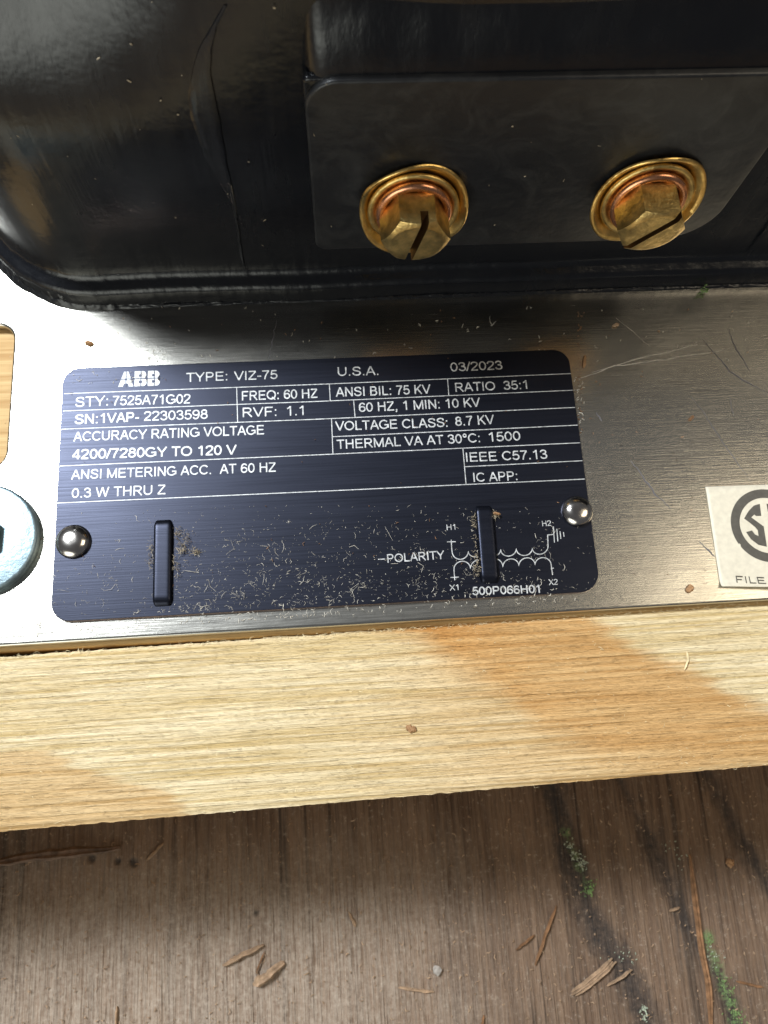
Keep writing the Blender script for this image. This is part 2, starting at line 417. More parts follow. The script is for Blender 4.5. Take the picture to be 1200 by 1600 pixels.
prof += [(z, None) for z in (.017, .022, .028, .034, .038, .042, .046, .050, .054, .058, .062, .065, .068, .0705, .073, .0745, .0758)]
b = MB(); rows = []
for (x, y, nx_, ny_) in contour():
    row = []
    for z, o in prof:
        if o is None: o = -back(z, x)
        rag = (1 - sm(.002, .012, z)) if z > 0 else 1
        nn = .00010 * noise.noise(Vector((x * 90, y * 90, z * 700))) + .00006 * noise.noise(Vector((x * 900, y * 900, z * 1500)))
        corner = 1 + 3.5 * (1 - sm(-.052, -.035, x))
        oo = o + rag * nn * corner + .0004 * noise.noise(Vector((x * 40, y * 40, z * 20)))
        row.append(Vector((x + nx_ * oo, y + ny_ * oo, z)))
    rows.append(row)
b.grid(rows)
topl = [r[-1] for r in rows]
b.add(topl + [Vector((.14, CY + .1, .0758))], [list(range(len(topl) + 1))])
casing = ch(b.build('casing', EPOXY, None, True, 60), tr)
# lower edge: ragged sealant bead where the casing meets the steel
b = MB(); rows = []
for (x, y, nx_, ny_) in contour(700, 260)[:990]:
    row = []
    corner = sm(-.030, -.050, x)
    for k in range(17):
        t = k / 16; w = .0012 + .0022 * corner; hh = .0004 + .0013 * corner
        q = .0041 + .0004 * corner - w * t + .0004 * corner * noise.noise(Vector((x * 500, y * 500, 1)))
        rough_ = noise.noise(Vector((x * 1400, y * 1400, k * .55))) * .55 + noise.noise(Vector((x * 420, y * 420, k * .35))) * .6
        z = hh * (min(1, t * 2.2) ** .7 + .9 * t * corner) * (1 + .55 * rough_) if k else .00003
        row.append(Vector((x + nx_ * q, y + ny_ * q, max(.00003, z))))
    q = .0028 - w * .5; row.append(Vector((x + nx_ * q, y + ny_ * q, hh * .9)))
    rows.append(row)
b.grid(rows); ch(b.build('sealant_bead', SEAL, None, True, 70), casing)
# flash ridges
def yw(z, x=.03): return YW + back(z, x)
rp = [(356, 30), (338, 62), (331, 95), (330, 125), (337, 160), (345, 190), (355, 250), (368, 320), (380, 400), (390, 440)]
lp = [(350, 30), (330, 62), (313, 90), (300, 120), (291, 160), (294, 190), (318, 250), (362, 320), (375, 400), (386, 440)]
RP = [V(*q, YW) for q in rp]; LP = [V(*q, YW) for q in lp]
for mir in (False, True):
    b = MB(); rows = []
    n = 60; zs = [RP[0].z + (RP[-1].z - RP[0].z) * k / n for k in range(n + 1)]
    zr = sorted((q.z, q.x) for q in RP); zl = sorted((q.z, q.x) for q in LP)
    for z in zs:
        xr = interp(z, zr); xl = interp(z, zl); fade = sm(0, .12, (zs[0] - z) / .06 + .02) * sm(.0005, .006, z)
        h = .00038 * fade + .00006; row = []
        for t, hh in ((0, -.0002), (.08, .25), (.35, .45), (.7, .6), (.88, 1.0), (.96, .8), (1.0, -.0002 / max(h, 1e-6))):
            x = xl + (xr - xl) * t + .00012 * noise.noise(Vector((t * 3, z * 300, 0)))
            if mir: x = 2 * .0367 - x
            yy = yw(z, x) - (h * hh if hh > 0 else hh) - max(0, .0011 * (1 - z / .006)) * (1 if z < .006 else 0)
            if hh <= 0: yy = yw(z, x) + .0004
            row.append(Vector((x, yy, z)))
        rows.append(row)
    b.grid(rows); ch(b.build('flash_ridge', EPOXY, None, True, 50), casing)
# terminal pad: a block with a sloping top, and the flat pad on its face
def prism_y(b, loop, y0, y1, bev):       # outline in x,z; face at y0 with a rounded edge, running back to y1
    n = len(loop); c = Vector((sum(p[0] for p in loop) / n, sum(p[1] for p in loop) / n))
    rows = []
    for k in range(5):
        a = math.pi / 2 * k / 4; ins = bev * (1 - math.sin(a)); yy = y0 + bev * (1 - math.cos(a))
        row = []
        for i, p in enumerate(loop):
            p0, p2 = Vector(loop[i - 1]), Vector(loop[(i + 1) % n]); t = (p2 - p0).normalized(); nn = Vector((-t.y, t.x))
            q = Vector(p) + nn * ins; row.append(Vector((q.x, yy, q.y)))
        rows.append(row)
    rows.append([Vector((p[0], y1, p[1])) for p in loop])
    for r in rows: r.append(r[0])
    b.grid(rows); b.add(rows[0][:-1], [list(range(n))])
YP = .0385
b = MB()
prism_y(b, rrect(.0003, .0168, .0731, .0550, [.002, .008, .0008, .0008], 6), YP + .0009, .044, .0005)
n = 90
rows = []
for k in range(n + 1):
    x = .0006 + .0722 * k / n
    w = .00035 * noise.noise(Vector((x * 160, 0, 0)))
    e = .0026 * (1 - math.sqrt(max(0, 1 - (1 - min(1, min(x - .0006, .0728 - x) / .0030)) ** 2)))
    rows.append([Vector((x, YP + .0010 + e, .0547)), Vector((x, YP + .0013 + e, .0562)), Vector((x, YP + .0024 + e + w, .0590)), Vector((x, YP + .0035 + e + w, .0614)), Vector((x, YP + .0043 + e, .0632)), Vector((x, YP + .0045 + e, .0640)), Vector((x, YP + .0062, .0643)), Vector((x, YP + .014, .0646))])
b.grid(rows)
b.add(rows[0], [list(range(len(rows[0])))]); b.add(rows[-1], [list(range(len(rows[0])))])
ch(b.build('terminal_block', EPOXY, None, True, 50), casing)
b = MB(); prism_y(b, rrect(.0004, .0169, .0730, .0553, [.0022, .009, .005, .0048], 8), YP, YP + .0012, .00045)
ch(b.build('terminal_pad', PADM, None, True, 50), casing)

# ------------------------------------------------------------------ terminal bolts
def make_bolt(base, tilt, twist, rim_rot):
    root = empty('terminal_bolt', base, tr); root.matrix_parent_inverse = INV
    root.rotation_euler = (math.radians(90), 0, 0)
    # local z runs out of the wall (towards -y), local y is up
    tl = Matrix.Rotation(math.radians(tilt), 4, 'X')
    def W_(p): return tl @ p
    b = MB()
    def warp(p, a, r, z):
        a2 = a + math.radians(rim_rot)
        k = 1 - .055 * max(0, math.cos(2 * (a2 - math.radians(90)) + math.pi)) ** 2 * sm(.006, .0092, r)
        lip = sm(.0072, .0095, r) * .0006 * math.cos(3 * a2)
        return W_(Vector((p.x * k, p.y * k, z + lip)))
    b.lathe([(.0015, .0006), (.0066, .0006), (.0072, .0007), (.0079, .0011), (.0086, .0017), (.0092, .0021), (.0095, .0020), (.0096, .0017), (.0093, .0014), (.0087, .0010), (.0080, .0004), (.0070, .0001), (.0015, 0.0001)], 96, (0, 0, 0), warp)
    o = b.build('cup_washer', BRASS, root, True, 60)
    b = MB(); b.lathe([(.0045, .0007), (.0072, .0007), (.00765, .0010), (.00775, .0014), (.0075, .0017), (.0071, .00175), (.0066, .0014), (.0061, .00125), (.0045, .00125)], 72, (0, 0, .0002), lambda p, a, r, z: W_(p))
    b.build('flange_washer', BRASSD, root, True, 60)
    b = MB(); R_, r_ = .0057, .00075
    b.lathe([(R_ + r_ * math.cos(t * math.pi / 8), .0021 + r_ * math.sin(t * math.pi / 8)) for t in range(17)], 72, (0, 0, 0), lambda p, a, r, z: W_(p))
    b.build('lock_ring', COPPER, root, True, 80)
    # hex head with chamfered end and a slot cut across it
    me = bpy.data.meshes.new('hex_head'); bm = bmesh.new()
    Rh, z0, z1 = .0058, .0016, .0078; n = 120
    def rad(a):
        k = (a % (math.pi / 3)) - math.pi / 6; return Rh * math.cos(math.pi / 6) / math.cos(k)
    rings = []
    rc = Rh * math.cos(math.pi / 6) * .90
    for lev in range(4):
        ring = []
        for k in range(n):
            a = 2 * math.pi * k / n; r = rad(a)
            if lev == 0: p = (r, z0)
            elif lev == 1: p = (r, z1 - (r - rc) * .62)
            elif lev == 2: p = (rc, z1)
            else: p = (rc * .93, z1 + .00004)
            ring.append(bm.verts.new((p[0] * math.cos(a), p[0] * math.sin(a), p[1])))
        rings.append(ring)
    for A, B in zip(rings, rings[1:]):
        for k in range(n): bm.faces.new((A[k], A[(k + 1) % n], B[(k + 1) % n], B[k]))
    bm.faces.new(rings[-1]); bm.faces.new(rings[0][::-1])
    bm.to_mesh(me); bm.free(); me.materials.append(BRASSD); me.materials.append(SLOT)
    head = bpy.data.objects.new('hex_head', me); COL.objects.link(head)
    sa_ = math.radians(slot_deg(twist))
    cut = MB(); box(cut, -.02, -.00062, z1 - .0026, .02, .00062, z1 + .004)
    co = cut.build('cutter', SLOT, None, False); co.rotation_euler.z = sa_
    head.rotation_euler.z = 0
    md = head.modifiers.new('slot', 'BOOLEAN'); md.object = co; md.operation = 'DIFFERENCE'; md.solver = 'EXACT'
    try: md.material_mode = 'TRANSFER'
    except Exception: pass
    bpy.context.view_layer.update()
    m2 = bpy.data.meshes.new_from_object(head.evaluated_get(bpy.context.evaluated_depsgraph_get()))
    bpy.data.objects.remove(head); bpy.data.objects.remove(co)
    m2.name = 'hex_head'; m2.transform(Matrix.Rotation(math.radians(HEX[twist]), 4, 'Z') if False else Matrix.Identity(4))
    link('hex_head', m2, root, True, 25)
    # shank inside the washers
    return root
HEX = {0: 0, 1: 0}
def slot_deg(t): return (78, 52)[t]
for t, (px, py) in enumerate(((645, 318), (1008, 303))):
    p = V(px, py, YP - .0002)
    o = make_bolt(p, -8, t, (0, 25)[t])
    o['label'] = ('hexagonal brass screw with its slot running down, left on the pad', 'hexagonal brass screw with a slanting slot, right on the pad')[t]

# ------------------------------------------------------------------ nameplate
npl = empty('nameplate', (0, 0, 0), tr); npl.matrix_parent_inverse = INV
corners = [U(*q, ZN) for q in ((78.95, 973.1), (938.8, 922.3), (888.4, 544.8), (99.9, 577.0))]
face = slab('plate', [rrect(-.05, -.02455, .05, .02485, [.0034, .0038, .0032, .0034], 8)], 0.00003, ZN, .00009, [PLATE, EDGE], npl, 2)
for p in face.data.polygons:
    if abs(p.normal.z) < .5: p.material_index = 1
ZT = ZN + .00003
def stroke(name, pts_px, w, mat=INK, parent=npl, z=ZT):
    b = MB()
    for line in pts_px: b.ribbon([U(*q, z) for q in line], w)
    return b.build(name, mat, parent, False)
RL = .00016
rules = [((100.3, 615.1), (516, 599.8), (891.8, 583.7)), ((98.3, 642.3), (500, 627.0), (894.8, 609.7)), ((95.8, 670.7), (500, 654.8), (898.5, 636.6)),
         ((519.2, 682.4), (902.5, 664.2)), ((92.8, 728.2), (510, 710.0), (906.2, 691.8)), ((726.2, 729.3), (910, 719.8)), ((89, 786), (500, 767.6), (913.6, 748.5)),
         ((369.7, 605.5), (371.3, 659.6)), ((514.6, 599.8), (516, 626)), ((699.3, 592.5), (701.3, 618.4)), ((552.5, 625), (554.8, 652.2)), ((518, 654.4), (520.2, 709.5)), ((723.3, 700.5), (728.2, 757))]
for k, r in enumerate(rules): stroke('rule_line', [r], RL, z=ZT + (.00001 if k > 6 else 0))
def ell(cx, cy, rx, ry, a0, a1, n=14):
    return [(cx + rx * math.cos(math.radians(a0 + (a1 - a0) * k / n)), cy + ry * math.sin(math.radians(a0 + (a1 - a0) * k / n))) for k in range(n + 1)]
def bowl(x0, x1, y0, y1):
    r = (y1 - y0) / 2; return [(x0, y1), (x1, y1)] + ell(x1, (y0 + y1) / 2, r * .95, r, 90, -90, 10)[1:] + [(x0, y0)]
six = [[(.66, .76), (.6, .87), (.49, .935), (.37, .935), (.24, .87), (.15, .72), (.12, .5), (.12, .33)], ell(.4, .32, .28, .255, 0, 360)]
stem = [(.17, 0), (.17, 1)]
GL = {'A': (.93, [[(.06, 0), (.455, .99)], [(.87, 0), (.475, .99)], [(.2, .345), (.73, .345)]]), 'B': (.93, [stem, bowl(.17, .52, .53, .935), bowl(.17, .56, .065, .53)]),
 'C': (1.0, [ell(.54, .5, .43, .435, 38, 322, 20)]), 'D': (1.0, [stem, [(.17, .935), (.48, .935)] + ell(.48, .5, .43, .435, 90, -90)[1:] + [(.17, .065)]]),
 'E': (.93, [stem, [(.17, .935), (.83, .935)], [(.17, .52), (.79, .52)], [(.17, .065), (.86, .065)]]), 'F': (.85, [stem, [(.17, .935), (.8, .935)], [(.17, .49), (.7, .49)]]),
 'G': (1.08, [ell(.54, .5, .44, .435, 40, 318, 20) + [(.965, .21), (.965, .46), (.58, .46)]]), 'H': (1.0, [stem, [(.83, 0), (.83, 1)], [(.17, .53), (.83, .53)]]), 'I': (.39, [[(.195, 0), (.195, 1)]]),
 'K': (.93, [stem, [(.82, 1), (.17, .36)], [(.4, .58), (.87, 0)]]), 'L': (.78, [stem, [(.17, .065), (.74, .065)]]), 'M': (1.16, [[(.14, 0), (.14, 1)], [(.14, .98), (.58, .04)], [(1.02, .98), (.58, .04)], [(1.02, 0), (1.02, 1)]]),
 'N': (1.0, [[(.16, 0), (.16, 1)], [(.16, .98), (.84, .02)], [(.84, 0), (.84, 1)]]), 'O': (1.08, [ell(.54, .5, .44, .435, 0, 360, 24)]), 'P': (.93, [stem, bowl(.17, .55, .46, .935)]),
 'Q': (1.08, [ell(.54, .5, .44, .435, 0, 360, 24), [(.62, .26), (.98, -.03)]]), 'R': (1.0, [stem, bowl(.17, .6, .49, .935), [(.5, .49), (.9, 0)]]),
 'S': (.93, [[(.79, .72), (.74, .86), (.62, .93), (.46, .94), (.28, .90), (.17, .80), (.16, .70), (.24, .60), (.42, .54), (.60, .49), (.76, .41), (.81, .28), (.76, .16), (.63, .08), (.46, .06), (.28, .09), (.16, .19), (.12, .32)]]),
 'T': (.85, [[(.03, .935), (.82, .935)], [(.425, .935), (.425, 0)]]), 'U': (1.0, [[(.15, 1), (.15, .38)] + ell(.5, .38, .35, .315, 180, 360)[1:] + [(.85, 1)]]), 'V': (.93, [[(.05, 1), (.465, .02)], [(.88, 1), (.465, .02)]]),
 'W': (1.31, [[(.06, 1), (.36, .02)], [(.655, .98), (.36, .02)], [(.655, .98), (.95, .02)], [(1.25, 1), (.95, .02)]]), 'X': (.93, [[(.06, 0), (.86, 1)], [(.07, 1), (.87, 0)]]), 'Y': (.93, [[(.05, 1), (.465, .42)], [(.88, 1), (.465, .42)], [(.465, .44), (.465, 0)]]),
 'Z': (.85, [[(.08, .935), (.76, .935)], [(.74, .91), (.09, .09)], [(.05, .065), (.8, .065)]]), '0': (.776, [ell(.388, .5, .285, .44, 0, 360, 20)]), '1': (.776, [[(.16, .74), (.34, .84), (.45, .98)], [(.46, 0), (.46, 1)]]),
 '2': (.776, [[(.1, .70), (.13, .83), (.23, .92), (.39, .94), (.55, .91), (.66, .81), (.66, .68), (.58, .54), (.42, .39), (.24, .24), (.13, .09)], [(.05, .065), (.70, .065)]]),
 '3': (.776, [[(.1, .74), (.17, .87), (.3, .935), (.45, .93), (.58, .86), (.62, .74), (.58, .62), (.47, .55), (.30, .53)], [(.34, .53), (.5, .51), (.63, .43), (.68, .29), (.63, .15), (.5, .07), (.36, .06), (.2, .11), (.09, .26)]]),
 '4': (.776, [[(.53, 0), (.53, 1)], [(.52, .97), (.07, .31)], [(.03, .27), (.74, .27)]]), '5': (.776, [[(.65, .935), (.2, .935)], [(.22, .96), (.14, .46)], [(.13, .47), (.25, .57), (.4, .6), (.55, .56), (.66, .45), (.68, .31), (.63, .17), (.51, .08), (.36, .06), (.2, .11), (.09, .25)]]),
 '6': (.776, six), '7': (.776, [[(.06, .935), (.71, .935)], [(.68, .91), (.5, .66), (.36, .36), (.29, 0)]]), '8': (.776, [ell(.388, .74, .235, .195, 0, 360), ell(.388, .3, .285, .235, 0, 360)]), '9': (.776, [[(.776 - x, 1 - y) for x, y in q] for q in six]),
 ':': (.39, [[(.195, 0), (.195, .15)], [(.195, .57), (.195, .72)]]), '.': (.39, [[(.195, 0), (.195, .15)]]), ',': (.39, [[(.195, .15), (.195, -.02), (.14, -.17)]]), '-': (.465, [[(.05, .37), (.42, .37)]]), '/': (.39, [[(.02, -.01), (.37, 1.01)]]),
 '\u00b0': (.56, [ell(.28, .80, .15, .16, 0, 360, 10)]), ' ': (.40, [])}
def text(body, a, e, cap, parent=npl, mat=INK, z=ZT, bold=0.0, name='lettering', zf=None, wt=.135):
    A = U(*a, z); ex = (U(*e, z) - A); wid = ex.length; ex.normalize(); ey = Vector((0, 0, 1)).cross(ex)
    hgt = (U(a[0], a[1] - cap, z) - A).dot(ey)
    x = 0; L_ = []
    for c in body:
        adv, st_ = GL[c]; L_ += [[(x + q[0], q[1]) for q in line] for line in st_]; x += adv
    xs = [q[0] for l in L_ for q in l]; x0, x1 = min(xs) - .06, max(xs) + .06; k = wid / (x1 - x0)
    b = MB()
    for i, l in enumerate(L_):
        b.ribbon([A + ex * ((q[0] - x0) * k) + ey * (q[1] * hgt) + Vector((0, 0, .000004 * (i % 4))) for q in l], (wt + bold) * hgt)
    if zf: b.v = [(v[0], v[1], zf(Vector(v))) for v in b.v]
    return b.build(name, mat, parent, False)
for args in [('TYPE:', (290, 597), (355, 594.4), 14.2), ('VIZ-75', (365.5, 594.4), (433.7, 592), 14), ('STY:', (117.5, 636.2), (168.5, 633.7), 15.6),
             ('7525A71G02', (175, 633.7), (297.7, 630.4), 15), ('SN:', (116.7, 663), (152, 661.5), 15.2), ('1VAP-', (156.6, 661.2), (218, 658.4), 15), ('22303598', (224, 657.8), (324.5, 654.4), 15),
             ('ACCURACY RATING VOLTAGE', (114.4, 689.9), (413.4, 678.7), 15), ('4200/7280GY TO 120 V', (111.8, 717.8), (369.7, 710.0), 15.3), ('ANSI METERING ACC.  AT 60 HZ', (111, 749.3), (431.8, 737), 15), ('0.3 W THRU Z', (111.8, 778.2), (259.3, 772.2), 15.2),
             ('FREQ: 60 HZ', (378.2, 625.8), (497, 621.6), 14.6), ('RVF:', (379.3, 651.9), (431.8, 649.9), 14.8), ('1.1', (448, 649.6), (474.5, 648.6), 14.8), ('U.S.A.', (528, 587.6), (591.2, 586), 14), ('03/2023', (704.3, 580.6), (785.6, 577.2), 14),
             ('ANSI BIL: 75 KV', (524.9, 620), (673.3, 615), 14.5), ('RATIO  35:1', (712, 612.2), (824, 607.8), 14), ('60 HZ, 1 MIN: 10 KV', (561.3, 643.9), (751, 635.4), 14.5), ('VOLTAGE CLASS:', (524, 673), (699.3, 666.9), 14.5), ('8.7 KV', (712, 665.6), (773, 662.3), 14.5),
             ('THERMAL VA AT 30\u00b0C:', (525.7, 701.7), (750, 691), 14.5), ('1500', (764, 690.2), (813.6, 688), 14.6), ('IEEE C57.13', (728.9, 721.7), (855.7, 716.7), 14.5), ('IC APP:', (740.4, 753), (808.6, 750.2), 14.2),
             ('POLARITY', (605.7, 879.3), (695, 873.3), 13.3), ('H1', (698.3, 828.3), (711.7, 827.5), 8.6), ('H2', (847.7, 822.4), (861.7, 821.5), 8.6), ('X1', (702.7, 922.8), (716.5, 922), 9), ('X2', (857.7, 914.2), (872, 913.5), 9), ('500P066H01', (738.3, 930), (843.6, 926.4), 12.8)]:
    text(*args, bold=.03 if args[0][:4] in ('4200', '500P', 'SN:', '1VAP') else 0)
lA = U(184.6, 604.6, ZT); lx = U(249.8, 602.4, ZT) - lA; lw = lx.length; lx.normalize(); ly = Vector((0, 0, 1)).cross(lx); lh = (U(184.6, 581, ZT) - lA).dot(ly)
def lpt(x, y, dz=0.0): return lA + lx * (x / 2.74 * lw) + ly * (y * lh) + Vector((0, 0, dz))
b = MB(); g = MB()
def lpoly(m, pts, dz): m.add([lpt(*q, dz) for q in pts], [list(range(len(pts)))])
lpoly(b, [(0, 0), (.36, 1), (.64, 1), (1.0, 0), (.70, 0), (.64, .2), (.36, .2), (.30, 0)], 0)
lpoly(g, [(.43, .42), (.57, .42), (.50, .68)], .00001)
for x0 in (1.06, 1.93):
    lpoly(b, [(x0, 0), (x0 + .55, 0)] + ell(x0 + .55, .27, .26, .27, -90, 70, 8)[1:] + ell(x0 + .52, .74, .25, .26, -60, 90, 8) + [(x0, 1)], 0)
    lpoly(g, [(x0 + .28, .2), (x0 + .46, .2), (x0 + .53, .29), (x0 + .46, .38), (x0 + .28, .38)], .00001); lpoly(g, [(x0 + .28, .62), (x0 + .44, .62), (x0 + .5, .7), (x0 + .44, .79), (x0 + .28, .79)], .00001)
logo = b.build('logo', INK, npl, False)
for q in ((-.1, .5), ): g.ribbon([lpt(-.05, .5, .00002), lpt(2.8, .5, .00002)], .06 * lh)
for xx in (.50, 1.02, 1.48, 1.89, 2.36): g.ribbon([lpt(xx, -.03, .00003), lpt(xx, 1.03, .00003)], .055 * lh)
g.build('logo_gap', PLATE, logo, False)
# wiring diagram
def z3(pts): return [(560 + x / 3, 760 + y / 3) for x, y in pts]
def arc(p, q, depth, n=10):      # bowl between two cusps
    return [(p[0] + (q[0] - p[0]) * (1 - math.cos(math.pi * k / n)) / 2, p[1] + (q[1] - p[1]) * k / n + depth * math.sin(math.pi * k / n)) for k in range(n + 1)]
L = [[(590.7, 874), (601.7, 873.4)]]
up_ = [(435, 250), (438, 300)] + arc((439, 305), (515, 305), 37)[1:]
for a, c in zip([(515, 305), (597, 291), (667, 296), (740, 292), (815, 290)], [(597, 291), (667, 296), (740, 292), (815, 290), (889, 280)]): up_ += arc(a, c, 33)[1:]
up_ += [(887, 228), (914, 225)]
lo_ = [(452, 440), (448, 395)] + arc((447, 390), (525, 385), -37)[1:]
for a, c in zip([(525, 385), (607, 371), (677, 377), (752, 372), (828, 367)], [(607, 371), (677, 377), (752, 372), (828, 367), (904, 370)]): lo_ += arc(a, c, -35)[1:]
lo_ += [(910, 415)]
L += [z3(up_), z3(lo_), z3([(415, 260), (456, 259)]), z3([(432, 427), (471, 425)]), z3([(914, 188), (919, 263)]), z3([(930, 199), (935, 258)]), z3([(945, 210), (949, 246)]), z3([(961, 214), (964, 236)]), z3([(902, 384), (916, 383)])]
stroke('wiring_diagram', L, .00017)
# rivets and the two raised tabs
for k, (px, py, r) in enumerate(((113.3, 845, .00315), (902.5, 798, .0030))):
    c = U(px, py, ZN + .0006); c.z = ZN
    b = MB(); b.lathe([(r, .00002), (r * 1.0, .0003), (r * .97, .0006), (r * .9, .00098), (r * .78, .0013), (r * .62, .00157), (r * .45, .00172), (r * .28, .00179), (1e-5, .0018)], 48, c)
    b.build('rivet', RIVET, npl, True, 60)
def tab(p0, p1, w, h):
    b = MB(); A, B = Vector(p0), Vector(p1); d = (B - A); ln = d.length; d.normalize(); s_ = Vector((0, 0, 1)).cross(d)
    rows = []
    for i in range(41):
        t = i / 40; row = []
        et = min(t, 1 - t) * ln / w; kz = min(1, et / .45) ; kz = math.sqrt(max(0, 1 - (1 - kz) ** 2)) if kz < 1 else 1
        kw = .72 + .28 * min(1, (et / .35)) ** .6
        for j in range(17):
            u = -1 + j / 8; prof_ = (1 - abs(u) ** 8) ** .5
            row.append(A + d * (t * ln) + s_ * (u * w / 2 * kw) + Vector((0, 0, -.0001 + h * prof_ * kz)))
        rows.append(row)
    b.grid(rows); return b.build('raised_tab', PLATE, npl, True, 70)
tab(U(256, 812, ZN), U(254, 948, ZN), .0036, .0011)
tab(U(755, 790, ZN), U(765, 912, ZN), .0036, .0011)

# ------------------------------------------------------------------ sticker
st = empty('certification_sticker', (0, 0, 0), tr); st.matrix_parent_inverse = INV
tl, bl = U(1102, 761, 0), U(1125, 915, 0); tr_, br = U(1330, 753, 0), U(1345, 921, 0)
def zst(q):
    t = bl.y - q.y + .0012
    return .00008 + max(0, t) ** 2 * 260
rows = []
for i in range(41):
    row = []
    for j in range(41):
        u = i / 40; v = j / 40; a = tl.lerp(tr_, u); c = bl.lerp(br, u); q = a.lerp(c, v ** .8); q.z = zst(q) + .00006 * noise.noise(Vector((q.x * 300, q.y * 300, 0)))
        row.append(q)
    rows.append(row)
# the lower edge curls up and over
for row in rows:
    e = row[-1]; row += [e + Vector((0, -.00025, .0002)), e + Vector((0, -.00035, .0005)), e + Vector((0, -.0003, .0008))]
b = MB(); b.grid(rows); o = b.build('label_sheet', PAPER, st, True, 80)
sd = o.modifiers.new('thickness', 'SOLIDIFY'); sd.thickness = .00008; sd.offset = -1
ZS = .00020
def z7(x, y): return (1090 + .1188 * x, 740 + .1188 * y)
b = MB(); c = U(*z7(925, 680), ZS); ro = (U(*z7(436, 612), ZS) - c).length; ri = ro - (U(*z7(552, 612), ZS) - U(*z7(436, 612), ZS)).length
b.grid([[c + Vector((math.cos(a) * r, math.sin(a) * r, 0)) for r in (ri, ro)] for a in [2 * math.pi * k / 72 for k in range(73)]])
S = [(818, 398), (740, 420), (672, 490), (612, 590), (700, 655), (760, 705), (792, 745), (802, 822), (755, 800), (715, 748), (638, 768), (700, 860), (800, 935), (912, 962), (870, 695), (790, 637), (705, 575), (745, 537), (770, 557), (838, 556)]
def poly(pts):
    b.add([U(*z7(*q), ZS) for q in pts], [list(range(len(pts)))])
poly(S); poly([(906, 394), (1010, 420), (1090, 480), (1150, 560), (1080, 590), (1010, 520), (924, 500)])
o = b.build('emblem', PRINT, st, False)
text('FILE', (1150, 910.5), (1196, 913), 11, st, PRINT, .0003, .01, zf=lambda q: zst(q) + .00022)
st['label'] = 'cream certification sticker with a ringed letter mark'

# ------------------------------------------------------------------ scratches on the steel
def px_line(pts, w, mat, z=.00003, name='scratch', jit=.00015):
    b = MB(); P3 = []
    pts = [U(*q, z) for q in pts]
    for a, c in zip(pts, pts[1:]):
        for k in range(6):
            q = a.lerp(c, k / 6); q += Vector((random.uniform(-jit, jit), random.uniform(-jit, jit), 0)); P3.append(q)
    P3.append(pts[-1]); n = len(P3)
    L_, R_ = [], []
    for i, p in enumerate(P3):
        d = (P3[min(i + 1, n - 1)] - P3[max(0, i - 1)]).normalized(); s_ = Vector((-d.y, d.x, 0)); ww = w * (.15 + .85 * math.sin(math.pi * (i + .4) / (n))) * random.uniform(.6, 1.2)
        L_.append(p + s_ * ww / 2); R_.append(p - s_ * ww / 2)
    b.grid([R_, L_]); return b.build(name, mat, base, False)
for pts, w, m in [([(1095, 527), (1120, 555), (1140, 580), (1165, 596), (1200, 615)], .00035, SCRATCH), ([(1138, 515), (1150, 545), (1170, 578)], .0004, SCRATCH), ([(1080, 620), (1110, 660), (1140, 705), (1176, 757)], .00014, SCRATCH),
                  ([(985, 720), (1005, 745), (1022, 770), (1048, 795)], .0003, SCRATCH), ([(905, 592), (960, 572), (1040, 562), (1140, 545)], .00022, SCRATCHL), ([(925, 582), (1000, 560), (1090, 538)], .0002, SCRATCHL), ([(1093, 846), (1118, 870)], .0003, SCRATCH),
                  ([(420, 560), (428, 520), (432, 500)], .00018, SCRATCH), ([(1140, 620), (1146, 650)], .00012, SCRATCH), ([(962, 497), (1015, 540)], .0001, SCRATCHL), ([(765, 494), (768, 510), (775, 502)], .00022, SCRATCHL), ([(932, 645), (940, 658)], .0003, SCRATCH)]:
    px_line(pts, w, m)

# ------------------------------------------------------------------ fixing at the left
c = U(-32, 841, .0016); c.z = 0
mb = tag(empty('mounting_bolt', c), 'zinc plated bolt with a broad round washer at the left edge of the steel plate', 'bolt')
b = MB(); R_ = .0103
b.lathe([(.003, .00002), (R_ - .0001, .00002), (R_, .0002), (R_, .0015), (R_ - .00015, .0018), (R_ - .0006, .00195), (.0040, .0019), (.003, .0019)], 96)
b.build('washer', ZINC, mb, True, 50)
b = MB(); hexp = [(.0044 * math.cos(k * math.pi / 3 + .5), .0044 * math.sin(k * math.pi / 3 + .5)) for k in range(6)]
rows = [[Vector((x * s_, y * s_, z)) for x, y in hexp + hexp[:1]] for s_, z in ((1, .00197), (1, .0034), (.9, .0038))]
b.grid(rows); b.add(rows[-1][:-1], [list(range(6))]); b.build('hex_head', ZINC, mb, True, 30)

